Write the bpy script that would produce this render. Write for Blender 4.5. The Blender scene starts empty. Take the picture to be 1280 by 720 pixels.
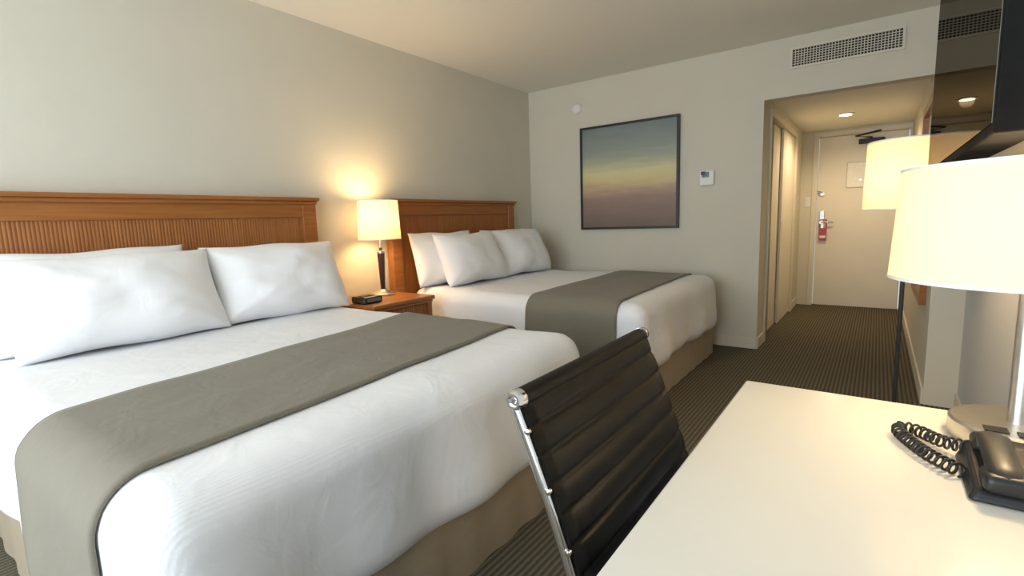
import bpy, math, random
from mathutils import Vector, Matrix, noise
random.seed(4)
S=bpy.context.scene
S.view_settings.view_transform='Standard'
H=1.15
# ------------------------------------------------------------ materials
def newmat(name):
    m=bpy.data.materials.new(name); m.use_nodes=True
    nt=m.node_tree; b=nt.nodes['Principled BSDF']
    return m,nt,b
def mat(name,col,rough=.6,metal=0,emit=None,es=0,nscale=0,namt=.06,bump=0,bscale=200,spec=.5,sheen=0,coat=0):
    m,nt,b=newmat(name)
    b.inputs['Base Color'].default_value=(*col,1)
    b.inputs['Roughness'].default_value=rough
    b.inputs['Metallic'].default_value=metal
    b.inputs['Specular IOR Level'].default_value=spec
    b.inputs['Coat Weight'].default_value=coat
    b.inputs['Sheen Weight'].default_value=sheen
    if emit:
        b.inputs['Emission Color'].default_value=(*emit,1); b.inputs['Emission Strength'].default_value=es
    tc=nt.nodes.new('ShaderNodeTexCoord')
    if nscale:
        n=nt.nodes.new('ShaderNodeTexNoise'); n.inputs['Scale'].default_value=nscale; n.inputs['Detail'].default_value=4
        nt.links.new(tc.outputs['Object'],n.inputs['Vector'])
        r=nt.nodes.new('ShaderNodeValToRGB')
        r.color_ramp.elements[0].position=.3; r.color_ramp.elements[1].position=.7
        r.color_ramp.elements[0].color=(*[c*(1-namt) for c in col],1)
        r.color_ramp.elements[1].color=(*[min(1,c*(1+namt)) for c in col],1)
        nt.links.new(n.outputs['Fac'],r.inputs['Fac']); nt.links.new(r.outputs['Color'],b.inputs['Base Color'])
    if bump:
        n=nt.nodes.new('ShaderNodeTexNoise'); n.inputs['Scale'].default_value=bscale
        nt.links.new(tc.outputs['Object'],n.inputs['Vector'])
        bp=nt.nodes.new('ShaderNodeBump'); bp.inputs['Strength'].default_value=bump; bp.inputs['Distance'].default_value=.005
        nt.links.new(n.outputs['Fac'],bp.inputs['Height']); nt.links.new(bp.outputs['Normal'],b.inputs['Normal'])
    return m
def wood(name,c1,c2,axis='Y',rough=.35):
    m,nt,b=newmat(name)
    tc=nt.nodes.new('ShaderNodeTexCoord'); mp=nt.nodes.new('ShaderNodeMapping')
    sc={'X':(1.5,30,30),'Y':(30,1.5,30),'Z':(30,30,1.5)}[axis]
    mp.inputs['Scale'].default_value=sc
    n=nt.nodes.new('ShaderNodeTexNoise'); n.inputs['Scale'].default_value=1.6; n.inputs['Detail'].default_value=6; n.inputs['Distortion'].default_value=.6
    r=nt.nodes.new('ShaderNodeValToRGB'); r.color_ramp.elements[0].position=.3; r.color_ramp.elements[1].position=.72
    r.color_ramp.elements[0].color=(*c1,1); r.color_ramp.elements[1].color=(*c2,1)
    nt.links.new(tc.outputs['Object'],mp.inputs[0]); nt.links.new(mp.outputs[0],n.inputs['Vector'])
    nt.links.new(n.outputs['Fac'],r.inputs['Fac']); nt.links.new(r.outputs['Color'],b.inputs['Base Color'])
    b.inputs['Roughness'].default_value=rough
    return m
def carpet_mat():
    m,nt,b=newmat('carpet_striped')
    tc=nt.nodes.new('ShaderNodeTexCoord')
    w=nt.nodes.new('ShaderNodeTexWave'); w.wave_type='BANDS'; w.bands_direction='X'
    w.inputs['Scale'].default_value=14; w.inputs['Distortion'].default_value=.6; w.inputs['Detail'].default_value=2; w.inputs['Detail Scale'].default_value=6
    nt.links.new(tc.outputs['Object'],w.inputs['Vector'])
    n=nt.nodes.new('ShaderNodeTexNoise'); n.inputs['Scale'].default_value=160
    nt.links.new(tc.outputs['Object'],n.inputs['Vector'])
    r=nt.nodes.new('ShaderNodeValToRGB')
    r.color_ramp.elements[0].position=.2; r.color_ramp.elements[0].color=(.10,.087,.062,1)
    r.color_ramp.elements[1].position=.8; r.color_ramp.elements[1].color=(.20,.174,.127,1)
    nt.links.new(w.outputs['Fac'],r.inputs['Fac'])
    mx=nt.nodes.new('ShaderNodeMix'); mx.data_type='RGBA'; mx.blend_type='MULTIPLY'; mx.inputs[0].default_value=.45
    nt.links.new(r.outputs['Color'],mx.inputs[6]); nt.links.new(n.outputs['Color'],mx.inputs[7])
    nt.links.new(mx.outputs[2],b.inputs['Base Color'])
    b.inputs['Roughness'].default_value=.95; b.inputs['Specular IOR Level'].default_value=.1
    bp=nt.nodes.new('ShaderNodeBump'); bp.inputs['Strength'].default_value=.4; bp.inputs['Distance'].default_value=.004
    nt.links.new(n.outputs['Fac'],bp.inputs['Height']); nt.links.new(bp.outputs['Normal'],b.inputs['Normal'])
    return m
def linen_mat(name,col,wave=0,direction='X',ws=.12,nb=.22):
    m,nt,b=newmat(name)
    b.inputs['Base Color'].default_value=(*col,1); b.inputs['Roughness'].default_value=.85
    b.inputs['Sheen Weight'].default_value=.1; b.inputs['Specular IOR Level'].default_value=.2
    tc=nt.nodes.new('ShaderNodeTexCoord')
    n=nt.nodes.new('ShaderNodeTexNoise'); n.inputs['Scale'].default_value=7; n.inputs['Detail'].default_value=4; n.inputs['Distortion'].default_value=.8
    nt.links.new(tc.outputs['Object'],n.inputs['Vector'])
    bp=nt.nodes.new('ShaderNodeBump'); bp.inputs['Strength'].default_value=nb; bp.inputs['Distance'].default_value=.02
    nt.links.new(n.outputs['Fac'],bp.inputs['Height'])
    if wave:
        w=nt.nodes.new('ShaderNodeTexWave'); w.bands_direction=direction; w.inputs['Scale'].default_value=wave
        w.inputs['Distortion'].default_value=1.2; w.inputs['Detail Scale'].default_value=3
        nt.links.new(tc.outputs['Object'],w.inputs['Vector'])
        b2=nt.nodes.new('ShaderNodeBump'); b2.inputs['Strength'].default_value=ws; b2.inputs['Distance'].default_value=.002
        nt.links.new(w.outputs['Fac'],b2.inputs['Height']); nt.links.new(bp.outputs['Normal'],b2.inputs['Normal'])
        nt.links.new(b2.outputs['Normal'],b.inputs['Normal'])
    else: nt.links.new(bp.outputs['Normal'],b.inputs['Normal'])
    return m
def painting_mat(z0,z1):
    m,nt,b=newmat('abstract_horizon_paint')
    tc=nt.nodes.new('ShaderNodeTexCoord'); sp=nt.nodes.new('ShaderNodeSeparateXYZ')
    nt.links.new(tc.outputs['Object'],sp.inputs[0])
    mr=nt.nodes.new('ShaderNodeMapRange'); mr.inputs['From Min'].default_value=z0; mr.inputs['From Max'].default_value=z1
    nt.links.new(sp.outputs['Z'],mr.inputs['Value'])
    mp=nt.nodes.new('ShaderNodeMapping'); mp.inputs['Scale'].default_value=(1.2,1,9)
    nt.links.new(tc.outputs['Object'],mp.inputs[0])
    n=nt.nodes.new('ShaderNodeTexNoise'); n.inputs['Scale'].default_value=1.5; n.inputs['Detail'].default_value=8; n.inputs['Roughness'].default_value=.7
    nt.links.new(mp.outputs[0],n.inputs['Vector'])
    ma=nt.nodes.new('ShaderNodeMath'); ma.operation='MULTIPLY_ADD'; ma.inputs[1].default_value=.20; 
    nt.links.new(n.outputs['Fac'],ma.inputs[0]); nt.links.new(mr.outputs[0],ma.inputs[2])
    sb=nt.nodes.new('ShaderNodeMath'); sb.operation='SUBTRACT'; sb.inputs[1].default_value=.10
    nt.links.new(ma.outputs[0],sb.inputs[0])
    r=nt.nodes.new('ShaderNodeValToRGB'); e=r.color_ramp.elements
    e[0].position=0; e[0].color=(.18,.13,.10,1)
    e[1].position=1; e[1].color=(.18,.225,.225,1)
    for p,c in [(.16,(.24,.17,.14)),(.30,(.33,.225,.18)),(.38,(.47,.34,.22)),(.46,(.66,.55,.28)),(.54,(.66,.62,.34)),(.62,(.48,.48,.31)),(.74,(.29,.33,.29))]:
        q=e.new(p); q.color=(*c,1)
    nt.links.new(sb.outputs[0],r.inputs['Fac']); nt.links.new(r.outputs['Color'],b.inputs['Base Color'])
    b.inputs['Roughness'].default_value=.55
    return m
def shade_mat(name,fac,col=(.95,.80,.55)):
    m,nt,b=newmat(name)
    nt.nodes.remove(b); out=[n for n in nt.nodes if n.type=='OUTPUT_MATERIAL'][0]
    tc=nt.nodes.new('ShaderNodeTexCoord'); n=nt.nodes.new('ShaderNodeTexNoise'); n.inputs['Scale'].default_value=300
    nt.links.new(tc.outputs['Object'],n.inputs['Vector'])
    r=nt.nodes.new('ShaderNodeValToRGB'); r.color_ramp.elements[0].color=(*[c*.92 for c in col],1); r.color_ramp.elements[1].color=(*col,1)
    nt.links.new(n.outputs['Fac'],r.inputs['Fac'])
    d=nt.nodes.new('ShaderNodeBsdfDiffuse'); d.inputs[0].default_value=(.70,.64,.51,1)
    t=nt.nodes.new('ShaderNodeBsdfTranslucent'); nt.links.new(r.outputs['Color'],t.inputs[0])
    mx=nt.nodes.new('ShaderNodeMixShader'); mx.inputs[0].default_value=fac
    nt.links.new(d.outputs[0],mx.inputs[1]); nt.links.new(t.outputs[0],mx.inputs[2]); nt.links.new(mx.outputs[0],out.inputs[0])
    return m
def glass_screen():
    m,nt,b=newmat('tv_dark_glass')
    nt.nodes.remove(b); out=[n for n in nt.nodes if n.type=='OUTPUT_MATERIAL'][0]
    g=nt.nodes.new('ShaderNodeBsdfGlossy'); g.inputs['Roughness'].default_value=.02; 
    tc=nt.nodes.new('ShaderNodeTexCoord'); n=nt.nodes.new('ShaderNodeTexNoise'); n.inputs['Scale'].default_value=2
    nt.links.new(tc.outputs['Object'],n.inputs['Vector'])
    r=nt.nodes.new('ShaderNodeValToRGB'); r.color_ramp.elements[0].color=(.19,.172,.147,1); r.color_ramp.elements[1].color=(.21,.19,.163,1)
    nt.links.new(n.outputs['Fac'],r.inputs['Fac']); nt.links.new(r.outputs['Color'],g.inputs[0])
    nt.links.new(g.outputs[0],out.inputs[0])
    return m
M=dict(
 wall=mat('wall_paint',(.675,.64,.535),.85,nscale=3,namt=.015,bump=.1,bscale=260,spec=.2),
 wallr=mat('wall_paint_daylight_tint',(.62,.63,.62),.85,bump=.1,bscale=260,spec=.2),  # wall paint with the window's bluish daylight mixed into its colour
 ceil=mat('ceiling_paint',(.86,.83,.74),.9,bump=.06,bscale=200,spec=.1),
 trim=mat('trim_paint',(.72,.67,.56),.5,nscale=5,namt=.02),
 door=mat('door_paint',(.78,.72,.60),.45,nscale=4,namt=.02),
 carpet=carpet_mat(),
 wood=wood('cherry_wood',(.29,.095,.020),(.40,.155,.038),'Y'),
 woodz=wood('cherry_wood_vertical',(.28,.092,.020),(.38,.145,.036),'Z'),
 comf=linen_mat('white_coverlet',(.86,.86,.87),48,'X',.15,.26),
 sheet=linen_mat('white_pillowcase',(.90,.90,.91),nb=.22),
 runner=linen_mat('taupe_runner_cloth',(.215,.195,.15),nb=.3),
 skirt=linen_mat('tan_bed_base_cloth',(.36,.29,.20),30,'Z'),
 leather=mat('black_leather',(.007,.006,.005),.4,nscale=40,namt=.2,bump=.1,bscale=500,spec=.25),
 chrome=mat('polished_aluminium',(.75,.75,.76),.15,1,nscale=30,namt=.03),
 steel=mat('brushed_nickel',(.62,.6,.56),.32,1,nscale=60,namt=.05),
 black=mat('black_plastic',(.012,.012,.013),.4,nscale=50,namt=.1),
 tvblack=mat('tv_matte_black_plastic',(.008,.008,.008),.7,nscale=50,namt=.1,spec=.08),
 blackm=mat('black_matte_metal',(.02,.018,.016),.5,nscale=50,namt=.1),
 screen=glass_screen(),
 white=mat('white_laminate',(.80,.765,.685),.22,nscale=3,namt=.01,spec=.5),
 wplast=mat('white_plastic',(.8,.78,.74),.4,nscale=10,namt=.02),
 dark=mat('dark_duct',(.03,.027,.022),.8,nscale=10,namt=.1),  # near-black colour painted as the shade inside the vent
 frame=mat('picture_frame_black',(.025,.02,.018),.4,nscale=30,namt=.2),
 lampcol=wood('lamp_walnut',(.05,.018,.01),(.10,.035,.018),'Z',.3),
 shade=shade_mat('lampshade_fabric_bedside',.17,(.95,.78,.50)),
 shaded=shade_mat('lampshade_fabric_desk',.20,(.98,.83,.52)),
 shadef=shade_mat('lampshade_fabric_floor',.15,(.95,.80,.50)),
 down=mat('downlight_lens',(1,.9,.7),.5,emit=(1,.8,.5),es=20,nscale=5),
 pink=mat('door_tag_card',(.45,.08,.14),.6,nscale=20,namt=.3),
 paper=mat('notice_paper',(.86,.84,.80),.7,nscale=30,namt=.05),
 pholder=mat('notice_holder_edge',(.45,.42,.36),.5,nscale=30,namt=.05),
 mirror=mat('mirror_glass',(.8,.8,.78),.03,1,nscale=1,namt=.01),
 lcd=mat('lcd_grey',(.12,.15,.14),.2,nscale=20,namt=.1),
 curtain=linen_mat('curtain_cloth',(.5,.46,.38)),
)
# ------------------------------------------------------------ helpers
def root(name,loc):
    e=bpy.data.objects.new(name,None); e.location=loc; e.empty_display_size=.1
    S.collection.objects.link(e); return e
def mk(name,verts,faces,m,parent=None,smooth=False,bevel=0,bseg=2):
    me=bpy.data.meshes.new(name); me.from_pydata([tuple(v) for v in verts],[],faces); me.validate(); me.update()
    me.materials.append(m)
    if smooth:
        for p in me.polygons: p.use_smooth=True
    o=bpy.data.objects.new(name,me); S.collection.objects.link(o)
    if parent:
        o.parent=parent; o.matrix_parent_inverse=Matrix.Translation(-Vector(parent.location))
    if bevel:
        b=o.modifiers.new('bevel','BEVEL'); b.width=bevel; b.segments=bseg; b.limit_method='ANGLE'
        b.harden_normals=False
    return o
def boxgeo(lo,hi,base=0):
    x0,y0,z0=lo;x1,y1,z1=hi
    v=[(x0,y0,z0),(x1,y0,z0),(x1,y1,z0),(x0,y1,z0),(x0,y0,z1),(x1,y0,z1),(x1,y1,z1),(x0,y1,z1)]
    f=[(0,3,2,1),(4,5,6,7),(0,1,5,4),(1,2,6,5),(2,3,7,6),(3,0,4,7)]
    return v,[tuple(i+base for i in q) for q in f]
def box(name,lo,hi,m,parent=None,bevel=0,bseg=2):
    v,f=boxgeo(lo,hi); return mk(name,v,f,m,parent,bevel=bevel,bseg=bseg)
def boxes(name,lst,m,parent=None,bevel=0):
    V=[];F=[]
    for lo,hi in lst:
        v,f=boxgeo(lo,hi,len(V)); V+=v;F+=f
    return mk(name,V,F,m,parent,bevel=bevel)
def frame_y(x0,x1,z0,z1,w,y0,y1):
    return [((x0,y0,z0),(x1,y1,z0+w)),((x0,y0,z1-w),(x1,y1,z1)),((x0,y0,z0+w),(x0+w,y1,z1-w)),((x1-w,y0,z0+w),(x1,y1,z1-w))]
def lathe(name,prof,loc,m,parent=None,seg=48,axis='Z',smooth=True,capped=True):
    V=[];F=[];n=len(prof)
    for i in range(seg):
        a=2*math.pi*i/seg
        for r,z in prof:
            p=(r*math.cos(a),r*math.sin(a),z)
            if axis=='Y': p=(p[0],p[2],p[1])
            if axis=='X': p=(p[2],p[0],p[1])
            V.append((p[0]+loc[0],p[1]+loc[1],p[2]+loc[2]))
    for i in range(seg):
        j=(i+1)%seg
        for k in range(n-1):
            F.append((i*n+k,j*n+k,j*n+k+1,i*n+k+1))
    if capped:
        F.append(tuple(i*n for i in range(seg))[::-1]); F.append(tuple(i*n+n-1 for i in range(seg)))
    o=mk(name,V,F,m,parent,smooth=smooth)
    if smooth:
        e=o.modifiers.new('es','EDGE_SPLIT'); e.split_angle=math.radians(40)
    return o
def tube(name,pts,r,m,parent=None,seg=12,closed=False,flat=None):
    V=[];F=[];n=len(pts);P=[Vector(p) for p in pts]
    ref=None
    for i,p in enumerate(P):
        a=P[max(0,i-1)];b=P[min(n-1,i+1)]
        t=(b-a).normalized()
        if ref is None:
            ref=Vector((0,1,0)) if abs(t.y)<.9 else Vector((1,0,0))
        nrm=(ref-t*ref.dot(t)).normalized(); ref=nrm; bi=t.cross(nrm)
        rr=r[i] if isinstance(r,(list,tuple)) else r
        for k in range(seg):
            an=2*math.pi*k/seg
            ca,sa=math.cos(an),math.sin(an)
            if flat: V.append(p+nrm*ca*flat[0]+bi*sa*flat[1])
            else: V.append(p+nrm*ca*rr+bi*sa*rr)
    for i in range(n-1):
        for k in range(seg):
            l=(k+1)%seg
            F.append((i*seg+k,i*seg+l,(i+1)*seg+l,(i+1)*seg+k))
    F.append(tuple(range(seg))[::-1]); F.append(tuple((n-1)*seg+k for k in range(seg)))
    return mk(name,V,F,m,parent,smooth=True)
def catmull(pts,k=8):
    P=[Vector(p) for p in pts]; P=[P[0]*2-P[1]]+P+[P[-1]*2-P[-2]]; out=[]
    for i in range(1,len(P)-2):
        for j in range(k):
            t=j/k; a,b,c,d=P[i-1],P[i],P[i+1],P[i+2]
            out.append(.5*((2*b)+(c-a)*t+(2*a-5*b+4*c-d)*t*t+(3*b-a-3*c+d)*t**3))
    out.append(P[-2]); return out
def rbox(name,lo,hi,r,m,parent=None,n=(40,40,14),disp=None,openbottom=False):
    lo=Vector(lo);hi=Vector(hi)
    def axis(a,b,k):
        out=[];e=5
        for i in range(e): out.append(a+r*(i/e))
        for i in range(k+1): out.append(a+r+(b-a-2*r)*i/k)
        for i in range(1,e+1): out.append(b-r+r*i/e)
        return out
    A=[axis(lo[i],hi[i],n[i]) for i in range(3)]
    V=[];F=[];idx={}
    inl=lo+Vector((r,r,r)); inh=hi-Vector((r,r,r))
    def vid(i,j,k):
        key=(i,j,k)
        if key in idx: return idx[key]
        p=Vector((A[0][i],A[1][j],A[2][k]))
        q=Vector([min(max(p[c],inl[c]),inh[c]) for c in range(3)])
        d=(p-q)
        nn=d.normalized() if d.length>1e-9 else Vector((0,0,1))
        p=q+nn*r
        if disp: p=disp(p,nn)
        idx[key]=len(V);V.append(p);return idx[key]
    nx,ny,nz=len(A[0])-1,len(A[1])-1,len(A[2])-1
    for i in range(nx):
        for j in range(ny):
            F.append((vid(i,j,nz),vid(i+1,j,nz),vid(i+1,j+1,nz),vid(i,j+1,nz)))
            if not openbottom: F.append((vid(i,j,0),vid(i,j+1,0),vid(i+1,j+1,0),vid(i+1,j,0)))
    for i in range(nx):
        for k in range(nz):
            F.append((vid(i,0,k),vid(i+1,0,k),vid(i+1,0,k+1),vid(i,0,k+1)))
            F.append((vid(i,ny,k),vid(i,ny,k+1),vid(i+1,ny,k+1),vid(i+1,ny,k)))
    for j in range(ny):
        for k in range(nz):
            F.append((vid(0,j,k),vid(0,j,k+1),vid(0,j+1,k+1),vid(0,j+1,k)))
            F.append((vid(nx,j,k),vid(nx,j+1,k),vid(nx,j+1,k+1),vid(nx,j,k+1)))
    return mk(name,V,F,m,parent,smooth=True)
def light(name,typ,loc,power,col,parent=None,size=.05,rot=None,sy=None,spot=None):
    l=bpy.data.lights.new(name,typ); l.energy=power; l.color=col
    if typ=='AREA':
        l.shape='RECTANGLE'; l.size=size; l.size_y=sy or size
    else: l.shadow_soft_size=size
    if spot: l.spot_size=spot; l.spot_blend=.6
    o=bpy.data.objects.new(name,l); S.collection.objects.link(o)
    o.location=loc
    if rot: o.rotation_euler=rot
    if parent:
        o.parent=parent; o.matrix_parent_inverse=Matrix.Translation(-Vector(parent.location))
    return o

# ------------------------------------------------------------ room shell
XL=-3.06; XR=.42; YF=4.58; YN=-1.7; ZC=2.49
HX0=-.785; HX1=.27; YD=7.14; ZH=2.10; YS=3.70
T=.12
box('floor',(XL-.8,YN-T,-.1),(XR+T,YD+T,0),M['carpet'])
box('ceiling',(XL-T,YN-T,ZC),(XR+T,YF+T,ZC+.1),M['ceil'])
box('ceiling_hall',(HX0-T,YF+T,ZH),(HX1+T,YD+T,ZH+.1),M['ceil'])
box('wall_left',(XL-T,YN-T,0),(XL,YF+T,ZC),M['wall'])
boxes('wall_far',[((XL,YF,0),(HX0,YF+T,ZC)),((HX0,YF,2.05),(HX1,YF+T,ZC))],M['wall'])
box('wall_right',(XR,YN-T,0),(XR+T,YS,ZC),M['wallr'])
box('wall_hall_right',(HX1,YS,0),(HX1+.27,YD,ZC),M['wall'])
CY0,CY1,CZ=4.92,6.55,1.98
boxes('wall_hall_left',[((HX0-T,YF+T,0),(HX0,CY0,ZH)),((HX0-T,CY1,0),(HX0,YD,ZH)),((HX0-T,CY0,CZ),(HX0,CY1,ZH))],M['wall'])
boxes('wall_closet',[((HX0-.75,YF+T,0),(HX0-.65,YD,ZH)),((HX0-.65,YF+T,0),(HX0-T,YF+T+.05,ZH)),((HX0-.65,YD-.1,0),(HX0-T,YD,ZH)),((HX0-.75,YF+T,ZH),(HX0-T,YD,ZH+.1))],M['trim'])
DX0,DX1,DZ=-.605,.235,2.02
boxes('wall_hall_end',[((HX0-.8,YD,0),(DX0-.01,YD+T,ZH)),((DX1+.01,YD,0),(HX1+.27,YD+T,ZH)),((DX0-.01,YD,DZ),(DX1+.01,YD+T,ZH))],M['wall'])
WX0,WX1,WZ0,WZ1=-2.85,.1,.25,2.25
boxes('wall_near',[((XL,YN-T,0),(WX0,YN,ZC)),((WX1,YN-T,0),(XR,YN,ZC)),((WX0,YN-T,0),(WX1,YN,WZ0)),((WX0,YN-T,WZ1),(WX1,YN,ZC))],M['wall'])
w=root('window_1',((WX0+WX1)/2,YN-.06,WZ0))
fr=[((WX0,YN-.09,WZ0),(WX1,YN-.03,WZ0+.05)),((WX0,YN-.09,WZ1-.05),(WX1,YN-.03,WZ1))]
for x in (WX0,(WX0+WX1)/2-.025,WX1-.05): fr.append(((x,YN-.09,WZ0+.05),(x+.05,YN-.03,WZ1-.05)))
boxes('window_frame',fr,M['wplast'],w,bevel=.004)
for cx0,cx1 in ((XL+.05,WX0+.1),(WX1-.05,XR-.03)):
    V=[];F=[];n=60
    for i in range(n+1):
        x=cx0+(cx1-cx0)*i/n; y=YN+.07+.025*math.sin(i*1.1)
        V+=[(x,y,.03),(x,y,2.4)]
    for i in range(n): F.append((2*i,2*i+2,2*i+3,2*i+1))
    mk('curtain',V,F,M['curtain'],smooth=True)
bb=.095
box('baseboard_far',(XL+.012,YF-.012,0),(HX0,YF,bb),M['trim'],bevel=.003)
box('baseboard_left',(XL,YN,0),(XL+.012,YF-.012,bb),M['trim'],bevel=.003)
box('baseboard_right',(XR-.012,YN,0),(XR,YS,bb),M['trim'],bevel=.003)
box('baseboard_hall_right',(HX1-.012,YS,0),(HX1,YD-.015,bb),M['trim'],bevel=.003)
boxes('baseboard_hall_left',[((HX0,YF,0),(HX0+.012,CY0-.051,bb)),((HX0,CY1+.051,0),(HX0+.012,YD,bb))],M['trim'],bevel=.003)
boxes('trim_closet',[((HX0,CY0-.05,0),(HX0+.014,CY0,CZ)),((HX0,CY1,0),(HX0+.014,CY1+.05,CZ)),((HX0,CY0-.05,CZ),(HX0+.014,CY1+.05,CZ+.05))],M['trim'])
d=root('closet_sliding_door',(HX0-.07,5.9,0))
box('panel',(HX0-.035,5.75,.005),(HX0-.01,CY1-.003,CZ-.005),M['door'],d,bevel=.003)
box('pull',(HX0-.0105,5.79,.95),(HX0-.007,5.81,1.07),M['steel'],d)
d=root('closet_sliding_door',(HX0-.1,5.6,0))
box('panel',(HX0-.065,5.35,.005),(HX0-.04,6.1,CZ-.005),M['door'],d,bevel=.003)
# entry door
d=root('door_1',((DX0+DX1)/2,YD+.02,0))
box('slab',(DX0,YD+.012,.008),(DX1,YD+.055,DZ-.004),M['door'],d,bevel=.002)
box('lock_plate',(DX0+.03,YD-.002,.92),(DX0+.085,YD+.013,1.16),M['steel'],d,bevel=.006)
lathe('lever_hub',[(.022,0),(.022,.05)],(DX0+.058,YD-.05,1.02),M['steel'],d,axis='Y',seg=20)
tube('lever',[(DX0+.058,YD-.045,1.02),(DX0+.10,YD-.048,1.02),(DX0+.18,YD-.045,1.018)],.009,M['steel'],d)
lathe('deadbolt',[(.024,0),(.024,.02)],(DX0+.05,YD-.008,1.36),M['steel'],d,axis='Y',seg=20)
tube('swing_bar_lock',[(DX0+.0,YD-.02,1.39),(DX0+.06,YD-.03,1.385),(DX0+.06,YD-.03,1.375),(DX0,YD-.02,1.37)],.005,M['steel'],d)
lathe('viewer',[(.012,0),(.012,.012)],((DX0+DX1)/2,YD,1.5),M['steel'],d,axis='Y',seg=16)
box('notice_holder',(-.322,YD+.004,1.413),(-.123,YD+.0118,1.707),M['pholder'],d)
box('notice_sheet',(-.315,YD+.001,1.42),(-.13,YD+.0045,1.70),M['paper'],d)
box('closer_body',(-.22,YD-.05,1.90),(.02,YD+.011,1.955),M['blackm'],d,bevel=.008)
tube('closer_arm',[(-.1,YD-.03,1.965),(-.25,YD-.17,1.975),(-.02,YD-.05,2.03)],.01,M['blackm'],d)
tg=root('door_hanger_tag',(DX0+.09,YD-.02,.85))
boxes('card',[((DX0+.035,YD-.022,.80),(DX0+.115,YD-.019,.95)),((DX0+.035,YD-.022,.95),(DX0+.05,YD-.019,1.04)),((DX0+.10,YD-.022,.95),(DX0+.115,YD-.019,1.04)),((DX0+.035,YD-.022,1.04),(DX0+.115,YD-.019,1.055))],M['pink'],tg)
box('print',(DX0+.045,YD-.0235,.83),(DX0+.105,YD-.0222,.86),M['paper'],tg)
boxes('trim_door',[((DX0-.06,YD-.014,0),(DX0-.005,YD,DZ+.005)),((DX0-.06,YD-.014,DZ+.005),(DX1+.033,YD,DZ+.06)),((DX1+.005,YD-.014,0),(DX1+.033,YD,DZ+.005))],M['trim'],bevel=.004)
sw=root('light_switch',(-.70,YD-.004,1.27))
box('plate',(-.735,YD-.008,1.21),(-.675,YD,1.33),M['wplast'],sw,bevel=.003)
box('rocker',(-.718,YD-.013,1.24),(-.692,YD-.007,1.30),M['wplast'],sw,bevel=.002)
dl=root('recessed_downlight',(-.31,6.1,ZH))
lathe('trim_ring',[(.045,0),(.075,0),(.08,-.006),(.045,-.012)],(-.31,6.1,ZH-.001),M['wplast'],dl,capped=False)
lathe('lens',[(.0005,-.004),(.05,-.013)],(-.31,6.1,ZH-.002),M['down'],dl,capped=False)
light('downlight_lamp','SPOT',(-.31,6.1,ZH-.03),48,(1,.76,.46),dl,size=.05,rot=(0,0,0),spot=math.radians(165))
# ------------------------------------------------------------ wall things
vt=root('air_vent_grille',(-.26,YF-.01,2.25))
vx0,vx1,vz0,vz1=-.612,.092,2.25,2.405
boxes('frame',frame_y(vx0,vx1,vz0,vz1,.016,YF-.014,YF),M['trim'],vt)
box('duct',(vx0+.012,YF-.003,vz0+.012),(vx1-.012,YF-.001,vz1-.012),M['dark'],vt)  # thin dark sheet on the wall stands in for shade behind the grille
L=[];n=34
for i in range(1,n):
    x=vx0+.016+(vx1-vx0-.032)*i/n; L.append(((x-.0024,YF-.011,vz0+.014),(x+.0024,YF-.004,vz1-.014)))
boxes('louvres',L,M['trim'],vt)
L=[]
for i in range(1,7):
    z=vz0+.016+(vz1-vz0-.032)*i/7; L.append(((vx0+.014,YF-.0105,z-.002),(vx1-.014,YF-.0035,z+.002)))
boxes('cross_louvres',L,M['trim'],vt)

pc=root('framed_painting',(-1.94,YF-.02,1.045))
px0,px1,pz0,pz1=-2.434,-1.452,1.045,2.04;fw=.02
boxes('frame',frame_y(px0,px1,pz0,pz1,fw,YF-.04,YF),M['frame'],pc)
box('canvas',(px0+fw,YF-.026,pz0+fw),(px1-fw,YF-.002,pz1-fw),painting_mat(pz0,pz1),pc)
sd=root('smoke_detector',(-2.48,YF-.02,2.24))
lathe('body',[(.001,-.035),(.035,-.034),(.05,-.024),(.055,-.01),(.055,0)],(-2.48,YF,2.24),M['wplast'],sd,axis='Y')
th=root('wall_thermostat',(-1.21,YF-.015,1.47))
box('body',(-1.275,YF-.025,1.405),(-1.155,YF,1.535),M['wplast'],th,bevel=.008)
box('display',(-1.255,YF-.028,1.475),(-1.195,YF-.0245,1.52),M['lcd'],th)
box('label',(-1.262,YF-.030,1.495),(-1.225,YF-.0275,1.525),M['black'],th)
mr=root('wall_mirror',(HX1-.02,4.45,.5))
my0,my1,mz0,mz1=3.98,4.9,.55,1.86
x0,x1=HX1-.035,HX1
boxes('frame',[((x0,my0,mz0+.06),(x1,my0+.06,mz1-.06)),((x0,my1-.06,mz0+.06),(x1,my1,mz1-.06)),((x0,my0,mz0),(x1,my1,mz0+.06)),((x0,my0,mz1-.06),(x1,my1,mz1))],M['wood'],mr)
box('glass',(HX1-.018,my0+.055,mz0+.055),(HX1-.002,my1-.055,mz1-.055),M['mirror'],mr)

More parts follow.
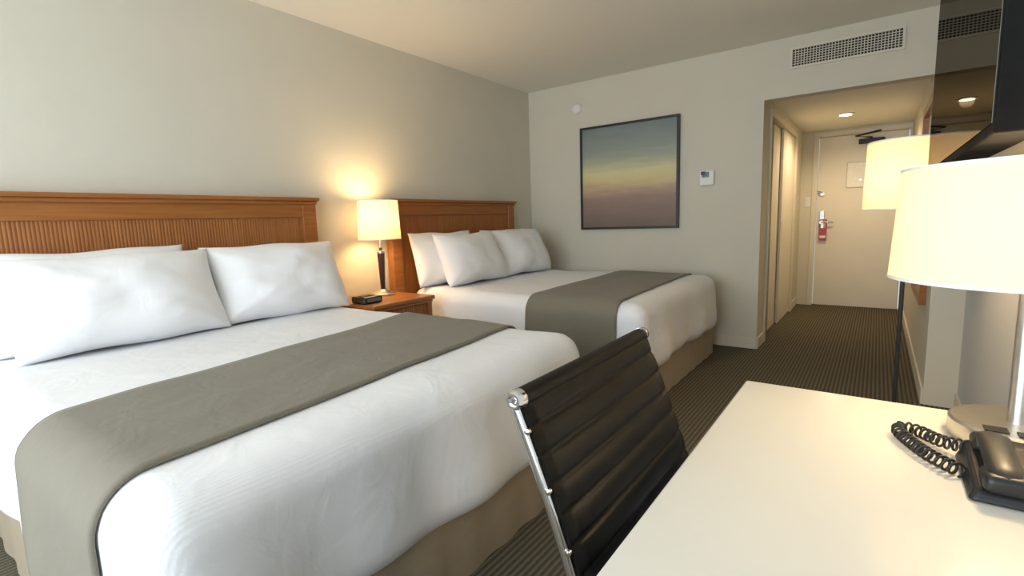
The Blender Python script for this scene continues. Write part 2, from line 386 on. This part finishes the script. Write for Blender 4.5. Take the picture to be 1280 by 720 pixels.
# ------------------------------------------------------------ beds
def drape(y0,y1,xf,zt):
    def f(p,n):
        p=p.copy()
        drop=max(0,zt-p.z)
        k=min(1,drop/.3)
        if abs(n.y)>.5 :
            p.y+=math.copysign(1,n.y)*k*(.012+.014*math.sin(p.x*7.3+y0*3)+.006*math.sin(p.x*19))
        if n.x>.5:
            p.x+=k*(.022+.016*math.sin(p.y*6.1+y0)+.009*math.sin(p.y*17+p.z*3))
        if n.z>.5:
            # crumple, strongest toward the foot edge
            p.z+=.009*noise.noise(Vector((p.x*2.2,p.y*2.2,y0)))+.004*noise.noise(Vector((p.x*9,p.y*4,y0+3)))
        return p
    return f
def bed(y0,y1,xf,zt,hb,ra,rb):
    r=root('bed',(XL+1.1,(y0+y1)/2,0))
    xh=-2.93
    box('box_base',(xh+.02,y0+.05,.0),(xf-.05,y1-.05,.30),M['skirt'],r,bevel=.02)
    V=[];F=[];pts=[]
    def seg(a,b,n):
        for i in range(n): pts.append((a[0]+(b[0]-a[0])*i/n,a[1]+(b[1]-a[1])*i/n))
    a=(xh,y0+.02);b=(xf-.025,y0+.02);c=(xf-.025,y1-.02);d_=(xh,y1-.02)
    seg(a,b,60);seg(b,c,60);seg(c,d_,60);pts.append(d_)
    for i,(x,y) in enumerate(pts):
        o=.005*math.sin(i*.9)
        ox=o if 60<=i<120 else 0; oy=0 if 60<=i<120 else o
        V+=[(x+ox,y+oy,.004),(x,y,.34)]
    for i in range(len(pts)-1): F.append((2*i,2*i+2,2*i+3,2*i+1))
    mk('bed_skirt',V,F,M['skirt'],r,smooth=True)
    f=drape(y0,y1,xf,zt)
    rad=.10
    rbox('coverlet',(xh,y0,.22),(xf,y1,zt),rad,M['comf'],r,n=(60,60,12),disp=f)
    yy=[];k=10;z1=.26
    def prof():
        out=[]
        for i in range(12): out.append((y0,z1+(zt-rad-z1)*i/12,Vector((0,-1,0))))
        for i in range(8):
            a=math.pi/2*i/8; out.append((y0+rad-rad*math.cos(a),zt-rad+rad*math.sin(a),Vector((0,-math.cos(a),math.sin(a)))))
        for i in range(61): out.append((y0+rad+(y1-y0-2*rad)*i/60,zt,Vector((0,0,1))))
        for i in range(1,9):
            a=math.pi/2*(1-i/8); out.append((y1-rad+rad*math.cos(a),zt-rad+rad*math.sin(a),Vector((0,math.cos(a),math.sin(a)))))
        for i in range(1,13): out.append((y1,zt-rad-(zt-rad-z1)*i/12,Vector((0,1,0))))
        return out
    P=prof();V=[];F=[];nx=24
    for (y,z,n) in P:
        t=(y-y0)/(y1-y0)
        xa=ra[0]+(rb[0]-ra[0])*t; xb=ra[1]+(rb[1]-ra[1])*t
        for i in range(nx+1):
            x=xa+(xb-xa)*i/nx
            q=f(Vector((x,y,z)),n)+n*.009
            V.append(q)
    for j in range(len(P)-1):
        for i in range(nx):
            F.append((j*(nx+1)+i,j*(nx+1)+i+1,(j+1)*(nx+1)+i+1,(j+1)*(nx+1)+i))
    o=mk('bed_runner',V,F,M['runner'],r,smooth=True)
    s=o.modifiers.new('s','SOLIDIFY'); s.thickness=.008; s.offset=0
    h0,h1,hz=hb
    X0=XL+.013
    boxes('headboard_frame',[((X0,h0,.0),(X0+.07,h0+.095,hz-.03)),((X0,h1-.095,.0),(X0+.07,h1,hz-.03)),
        ((X0,h0+.095,hz-.125),(X0+.065,h1-.095,hz-.03)),((X0,h0+.095,.35),(X0+.065,h1-.095,.5))],M['wood'],r,bevel=.004)
    box('headboard_cap',(X0-.003,h0-.018,hz-.022),(X0+.095,h1+.018,hz),M['wood'],r,bevel=.006)
    box('headboard_cove',(X0-.002,h0-.008,hz-.045),(X0+.083,h1+.008,hz-.02),M['wood'],r,bevel=.01)
    V=[];F=[];n=int((h1-h0-.17)/.015)*8
    for i in range(n+1):
        y=h0+.09+(h1-h0-.18)*i/n; ph=(i%8)/8*math.pi
        x=X0+.050+.0018*math.sin(ph)
        V+=[(x,y,.5),(x,y,hz-.12)]
    for i in range(n): F.append((2*i,2*i+2,2*i+3,2*i+1))
    mk('headboard_reeded_panel',V,F,M['woodz'],r,smooth=False)
    return r
ZT=.665
b1=bed(.235,1.90,-1.0,ZT,(.27,1.92,1.345),(-1.78,-1.17),(-2.06,-1.36))
b2=bed(2.64,4.30,-1.04,ZT,(2.545,4.14,1.35),(-1.82,-1.19),(-1.86,-1.24))

def pillow(cy,w,h,thk,xb,zb,lean,yaw=0,seed=0):
    r=root('pillow',(xb,cy,zb)); n=44;V=[];F=[]
    ca,sa=math.cos(lean),math.sin(lean)
    cyw,syw=math.cos(yaw),math.sin(yaw)
    for side in (1,-1):
        for i in range(n+1):
            for j in range(n+1):
                u=-1+2*i/n; v=-1+2*j/n
                u=math.copysign(abs(u)**.75,u); v=math.copysign(abs(v)**.75,v)
                T=(max(0,1-abs(u)**3.2)**.6)*(max(0,1-abs(v)**3.0)**.6)
                yy=u*w/2*(1-.06*(1-v*v)); zz=v*h/2*(1-.045*(1-u*u)-.03*math.cos(u*5+seed)*(1-u*u))
                nz=noise.noise(Vector((u*1.6,v*1.6,seed+side)))*.10+noise.noise(Vector((u*4,v*4,seed+side)))*.028
                cr=sum(math.exp(-((u-a_)**2+(v-b_)**2)*5)*math.sin(7*math.atan2(v-b_,u-a_)+seed) for a_ in(-1,1) for b_ in(-1,1))
                xx=side*thk/2*T*(1+nz*1.5+.07*cr)
                xx*=1+.18*(-v)
                zl=zz+h/2*.93
                X=xx*ca-zl*sa; Z=xx*sa+zl*ca
                V.append((xb+X*cyw-yy*syw,cy+yy*cyw+X*syw,zb+Z))
    N=(n+1)**2
    for s in (0,1):
        for i in range(n):
            for j in range(n):
                a=s*N+i*(n+1)+j; q=(a,a+n+1,a+n+2,a+1)
                F.append(q if s==0 else q[::-1])
    o=mk('pillow_body',V,F,M['sheet'],r,smooth=True)
    wd=o.modifiers.new('w','WELD'); wd.merge_threshold=.0004
    return r
pillow(.70,.78,.435,.22,-2.79,ZT+.02,.28,0,1)
pillow(.76,.80,.43,.28,-2.60,ZT+.02,.42,.04,2)
pillow(1.49,.75,.435,.28,-2.63,ZT+.02,.42,-.06,3)
pillow(1.50,.66,.385,.17,-2.82,ZT+.02,.22,0,4)
pillow(2.98,.72,.43,.21,-2.79,ZT+.02,.25,0,5)
pillow(3.12,.76,.435,.26,-2.60,ZT+.02,.40,.03,6)
pillow(3.84,.74,.44,.26,-2.62,ZT+.02,.40,-.05,7)
pillow(3.82,.70,.42,.17,-2.80,ZT+.02,.22,0,8)

# ------------------------------------------------------------ nightstand
NT=.655
ns=root('nightstand',(-2.76,2.22,0))
nx0,nx1,ny0,ny1=-3.04,-2.50,1.955,2.49
box('top',(nx0,ny0,NT-.028),(nx1,ny1,NT),M['wood'],ns,bevel=.006)
box('cornice',(nx0,ny0+.012,NT-.05),(nx1-.012,ny1-.012,NT-.027),M['wood'],ns,bevel=.006)
boxes('carcass',[((nx0+.01,ny0+.02,.06),(nx1-.035,ny0+.045,NT-.045)),((nx0+.01,ny1-.045,.06),(nx1-.035,ny1-.02,NT-.045)),((nx0+.01,ny0+.02,.06),(nx1-.04,ny1-.02,.09)),((nx0+.01,ny0+.02,.4),(nx1-.04,ny1-.02,.42)),((nx0+.01,ny0+.03,.06),(nx0+.03,ny1-.03,NT-.045))],M['wood'],ns,bevel=.002)
boxes('posts',[((nx1-.06,ny0+.015,0),(nx1-.02,ny0+.055,NT-.045)),((nx1-.06,ny1-.055,0),(nx1-.02,ny1-.015,NT-.045)),((nx0+.01,ny0+.015,0),(nx0+.05,ny0+.055,.1)),((nx0+.01,ny1-.055,0),(nx0+.05,ny1-.015,.1))],M['woodz'],ns,bevel=.003)
for zz0,zz1,nm in ((.44,.60,'drawer_front'),(.10,.40,'lower_front')):
    V=[];F=[];n=24*6
    for i in range(n+1):
        y=ny0+.058+(ny1-ny0-.116)*i/n; x=nx1-.032+.006*math.sin((i%6)/6*math.pi); V+=[(x,y,zz0),(x,y,zz1)]
    for i in range(n): F.append((2*i,2*i+2,2*i+3,2*i+1))
    mk(nm,V,F,M['woodz'],ns)
lathe('knob',[(.006,0),(.006,.012),(.015,.018),(.014,.028),(.001,.031)],(nx1-.03,2.22,.52),M['blackm'],ns,axis='X',seg=20)
ck=root('alarm_clock',(-2.62,2.04,NT))
rbox('body',(-2.74,1.965,NT+.001),(-2.60,2.11,NT+.045),.012,M['black'],ck,n=(4,4,2))
box('display',(-2.601,1.985,NT+.013),(-2.5985,2.09,NT+.035),M['lcd'],ck)
box('snooze_bar',(-2.69,1.99,NT+.0452),(-2.65,2.08,NT+.049),M['blackm'],ck)

def shade(name,loc,rb,rt,z0,z1,m,parent):
    prof=[(rb,z0),(rt,z1)]
    o=lathe(name,prof,loc,m,parent,seg=64,capped=False)
    for nm,r_,z_ in (('rim_bottom',rb,z0),('rim_top',rt,z1)):
        lathe(name+'_'+nm,[(r_+.001,z_-.002),(r_+.001,z_+.003),(r_-.002,z_+.003),(r_-.002,z_-.002),(r_+.001,z_-.002)],loc,M['wplast'],parent,seg=64,capped=False)
    return o
tl=root('table_lamp',(-2.86,2.33,NT))
lx,ly=-2.86,2.33
lathe('base',[(.001,0),(.085,0),(.085,.012),(.07,.02),(.03,.03),(.02,.04),(.001,.04)],(lx,ly,NT+.001),M['steel'],tl)
lathe('column',[(.016,.04),(.026,.30),(.026,.31),(.012,.315),(.012,.34)],(lx,ly,NT+.001),M['lampcol'],tl)
lathe('collar',[(.029,.30),(.029,.315),(.008,.32),(.008,.44)],(lx,ly,NT+.001),M['steel'],tl)
shade('shade',(lx,ly,0),.148,.138,1.055,1.325,M['shade'],tl)
light('bedside_bulb_light','POINT',(lx,ly,1.215),14,(1,.70,.36),tl,size=.09)

# ------------------------------------------------------------ desk
DT=.75
dk=root('desk',(.08,.45,0))
box('desktop',(-.238,-.55,DT-.035),(.405,1.275,DT),M['white'],dk,bevel=.004)
box('end_panel_far',(-.20,1.21,0),(.40,1.25,DT-.035),M['white'],dk,bevel=.002)
box('end_panel_near',(-.20,-.52,0),(.40,-.48,DT-.035),M['white'],dk,bevel=.002)
box('modesty_panel',(.36,-.48,.25),(.385,1.21,DT-.035),M['white'],dk,bevel=.002)

lx,ly=.21,1.15
dlp=root('desk_lamp',(lx,ly,DT))
lathe('base',[(.001,0),(.088,0),(.090,.004),(.090,.030),(.086,.034),(.001,.034)],(lx,ly,DT+.001),M['steel'],dlp)
boxes('outlet_panel',[((lx-.05,ly-.07,DT+.0345),(lx-.02,ly-.045,DT+.037)),((lx-.01,ly-.078,DT+.0345),(lx+.02,ly-.055,DT+.037))],M['black'],dlp)
lathe('pole',[(.016,.03),(.014,.04),(.014,.36),(.008,.365),(.008,.42)],(lx,ly,DT+.001),M['steel'],dlp)
shade('shade',(lx,ly,0),.190,.180,1.03,1.215,M['shaded'],dlp)
boxes('spider_fitter',[((lx-.177,ly-.002,1.2),(lx+.177,ly+.002,1.204)),((lx-.002,ly-.177,1.2),(lx+.002,ly+.177,1.204)),((lx-.004,ly-.004,1.16),(lx+.004,ly+.004,1.204))],M['steel'],dlp)
light('desk_bulb_light','POINT',(lx,ly,1.11),9,(1,.75,.43),dlp,size=.04)

# telephone
ph=root('telephone',(.21,.96,DT))
x0,x1,y0,y1=.118,.345,.875,1.03
v=[(x0,y0,DT+.001),(x1,y0,DT+.001),(x1,y1,DT+.001),(x0,y1,DT+.001),(x0+.012,y0+.01,DT+.018),(x1-.012,y0+.01,DT+.018),(x1-.012,y1-.008,DT+.036),(x0+.012,y1-.008,DT+.036)]
f=[(0,3,2,1),(4,5,6,7),(0,1,5,4),(1,2,6,5),(2,3,7,6),(3,0,4,7)]
mk('body',v,f,M['black'],ph,bevel=.007,bseg=3)
hs=[(.158,.885,DT+.032),(.158,.90,DT+.040),(.158,.93,DT+.045),(.158,.965,DT+.048),(.158,.99,DT+.049),(.158,1.012,DT+.048),(.158,1.025,DT+.042)]
tube('handset',catmull(hs,5),.02,M['black'],ph,flat=(.010,.020))
rbox('earpiece',(.134,.985,DT+.030),(.182,1.03,DT+.052),.010,M['black'],ph,n=(4,4,2))
rbox('mouthpiece',(.134,.875,DT+.016),(.182,.925,DT+.042),.010,M['black'],ph,n=(4,4,2))
L=[]
for i in range(4):
    for j in range(3):
        x=.225+j*.026; y=.89+i*.028; z=DT+.018+(y-.885)/.137*.018
        L.append(((x,y,z-.002),(x+.018,y+.016,z+.005)))
boxes('keypad',L,M['lcd'],ph,bevel=.002)
path=catmull([(.135,1.02,DT+.024),(.105,1.045,DT+.017),(.078,1.085,DT+.013),(.055,1.095,DT+.012),(.050,1.07,DT+.012),(.064,1.03,DT+.012),(.087,.985,DT+.012),(.118,.945,DT+.013)],40)
coil=[]; L_=0
for i,p in enumerate(path):
    a=path[max(0,i-1)];b=path[min(len(path)-1,i+1)]
    t=(b-a).normalized(); L_+=(p-a).length
    up=Vector((0,0,1)); sd_=t.cross(up).normalized(); u2=sd_.cross(t)
    nxt=path[min(len(path)-1,i+1)]
    dl_=(nxt-p).length
    for k in range(3):
        an=(L_+dl_*k/3)/.0115*2*math.pi
        rr=.0092
        coil.append(p.lerp(nxt,k/3)+sd_*math.cos(an)*rr+u2*math.sin(an)*rr)
tube('coiled_cord',coil,.0022,M['black'],ph,seg=6)

# ------------------------------------------------------------ television
tv=root('television',(.2,1.75,1.26))
ty0,ty1,tz0,tz1=1.10,2.40,1.262,2.02;tx=.14
box('bezel',(tx,ty0,tz0),(tx+.065,ty1,tz1),M['tvblack'],tv,bevel=.004)
box('screen',(tx-.002,ty0+.012,tz0+.018),(tx+.002,ty1-.004,tz1-.012),M['screen'],tv)
box('back_housing',(tx+.06,ty0+.2,tz0+.08),(tx+.09,ty1-.2,tz1-.15),M['tvblack'],tv,bevel=.01)
boxes('wall_bracket',[((XR-.02,1.55,1.45),(XR-.001,1.95,1.85)),((tx+.085,1.7,1.6),(XR-.015,1.78,1.66))],M['blackm'],tv,bevel=.003)

# ------------------------------------------------------------ floor lamp
lx,ly=.098,2.62
fl=root('floor_lamp',(lx,ly,0))
lathe('base',[(.001,0),(.13,0),(.13,.015),(.12,.022),(.001,.022)],(lx,ly,.001),M['blackm'],fl)
lathe('pole',[(.008,.02),(.008,1.24)],(lx,ly,0),M['blackm'],fl,seg=16)
shade('shade',(lx,ly,0),.155,.148,1.15,1.42,M['shadef'],fl)
light('floor_bulb_light','POINT',(lx,ly,1.27),11,(1,.72,.40),fl,size=.04)

# ------------------------------------------------------------ office chair
ch=root('office_chair',(-.1,.81,0))
cy0,cy1=.562,1.045
prof=catmull([(-.408,0,.895),(-.383,0,.833),(-.350,0,.75),(-.318,0,.66),(-.292,0,.57),(-.265,0,.50),(-.215,0,.457),(-.12,0,.445),(0,0,.455),(.10,0,.462),(.155,0,.45),(.175,0,.42)],14)
def resample(P,step):
    out=[P[0]];acc=0
    for a,b in zip(P,P[1:]):
        l=(b-a).length; pos=0
        while acc+(l-pos)>=step:
            pos+=step-acc; out.append(a.lerp(b,pos/l)); acc=0
        acc+=l-pos
    return out
R=resample(prof,.004)
def pnorm(i):
    a=R[max(0,i-1)];b=R[min(len(R)-1,i+1)];t=(b-a).normalized()
    return Vector((0,1,0)).cross(t)
V=[];F=[];ny=16;rib=.044
for side in (1,-1):
    for i,p in enumerate(R):
        nrm=pnorm(i)
        s=i*.004
        bul=.005+.010*abs(math.sin(math.pi*s/rib))**.45
        for j in range(ny+1):
            y=cy0+.002+(cy1-cy0-.004)*j/ny
            e=min(1,min(j,ny-j)/1.5)
            wob=.0015*noise.noise(Vector((y*25,s*20,side)))
            q=p+nrm*side*(bul*(.55+.45*e)*.7+wob)
            V.append((q.x,y,q.z))
n=len(R)
for s in (0,1):
    b0=s*n*(ny+1)
    for i in range(n-1):
        for j in range(ny):
            a=b0+i*(ny+1)+j; q=(a,a+1,a+ny+2,a+ny+1); F.append(q if s else q[::-1])
b1_=n*(ny+1)
for i in range(n-1):
    for j in (0,ny):
        a=i*(ny+1)+j; F.append((a,a+ny+1,b1_+a+ny+1,b1_+a))
for i in (0,n-1):
    for j in range(ny):
        a=i*(ny+1)+j; F.append((a,a+1,b1_+a+1,b1_+a))
mk('seat_and_back_upholstery',V,F,M['leather'],ch,smooth=True)
sgn=-1 if pnorm(10).x>0 else 1
for nm,yy in (('side_rail_a',cy0-.001),('side_rail_b',cy1-.004)):
    pts=[]
    for i in range(0,len(R),4):
        q=R[i]+pnorm(i)*sgn*.009; pts.append((q.x,yy,q.z))
    tube(nm,pts,.01,M['chrome'],ch,seg=12,flat=(.004,.0085))
for i in range(12,120,22):
    q=R[i]; lathe('rail_bolt',[(.001,-.004),(.005,-.003),(.005,.002)],(q.x+.0,cy0-.0025,q.z),M['chrome'],ch,axis='Y',seg=12,capped=False)
for nm,pp in (('top_roller',R[0]),('front_roller',R[-1])):
    lathe(nm,[(.0145,cy0+.006),(.0145,cy1-.004)],(pp.x,0,pp.z),M['leather'],ch,axis='Y',seg=24)
    for k,yy,sg in (('a',cy0,-1),('b',cy1-.014,1)):
        pr=[(.001,.0),(.004,.0),(.0045,-.002),(.008,-.002),(.0085,.001),(.0115,.001),(.0145,-.003),(.0155,-.012),(.0155,-.016),(.001,-.016)]
        lathe(nm+'_end_'+k,[(r_,yy+sg*(z_+.012)) for r_,z_ in pr],(pp.x,0,pp.z),M['chrome'],ch,axis='Y',seg=32,capped=False)
cx,cy=-.06,.81
tube('under_frame',[(cx-.02,cy0,.435),(cx-.02,cy0+.1,.40),(cx-.02,cy1-.1,.40),(cx-.02,cy1,.435)],.012,M['chrome'],ch)
tube('back_spreader',[(-.305,cy0,.58),(-.335,cy0+.12,.585),(-.335,cy1-.12,.585),(-.305,cy1,.58)],.010,M['chrome'],ch)
box('tilt_mechanism',(cx-.08,cy-.06,.35),(cx+.1,cy+.06,.40),M['blackm'],ch,bevel=.01)
lathe('gas_lift',[(.03,.10),(.03,.22),(.016,.225),(.016,.36)],(cx,cy,0),M['chrome'],ch)
for i in range(5):
    a=2*math.pi*i/5+.3; dx,dy=math.cos(a),math.sin(a)
    tube('base_leg_%d'%(i+1),[(cx,cy,.13),(cx+dx*.12,cy+dy*.12,.11),(cx+dx*.27,cy+dy*.27,.075)],[.024,.019,.012],M['chrome'],ch)
    ex,ey=cx+dx*.27,cy+dy*.27
    for s_ in (-1,1):
        o=lathe('caster_%d_%s'%(i+1,'ab'[s_>0]),[(.001,-.009),(.022,-.009),(.026,-.005),(.026,.005),(.022,.009),(.001,.009)],(0,0,0),M['black'],None,axis='Y',seg=20,capped=False)
        mm=Matrix.Translation((ex,ey,.0265))@Matrix.Rotation(a,4,'Z')@Matrix.Translation((0,s_*.014,0))
        o.data.transform(mm); o.parent=ch; o.matrix_parent_inverse=Matrix.Translation(-Vector(ch.location))
    lathe('caster_stem_%d'%(i+1),[(.006,.03),(.006,.075)],(ex,ey,0),M['chrome'],ch,seg=12)

# ------------------------------------------------------------ light
light('window_daylight','AREA',((WX0+WX1)/2,YN-.02,(WZ0+WZ1)/2),108,(.82,.91,1.0),None,size=WX1-WX0-.1,sy=WZ1-WZ0-.1,rot=(math.radians(90),0,0))
W=bpy.data.worlds.new('World'); S.world=W; W.use_nodes=True
W.node_tree.nodes['Background'].inputs[0].default_value=(.75,.87,1,1); W.node_tree.nodes['Background'].inputs[1].default_value=1.0

# ------------------------------------------------------------ camera
cam=bpy.data.cameras.new('Camera'); co=bpy.data.objects.new('Camera',cam); S.collection.objects.link(co); S.camera=co
fpx=623; cam.sensor_width=36; cam.lens=36*fpx/1280; cam.clip_start=.02
fwd=Vector((-.5859,.7993,-.1321)).normalized(); rt=Vector((.8087,.5876,-.0323)); rt=(rt-fwd*rt.dot(fwd)).normalized(); up=rt.cross(fwd)
co.matrix_world=Matrix(((rt.x,up.x,-fwd.x,0),(rt.y,up.y,-fwd.y,0),(rt.z,up.z,-fwd.z,H),(0,0,0,1)))
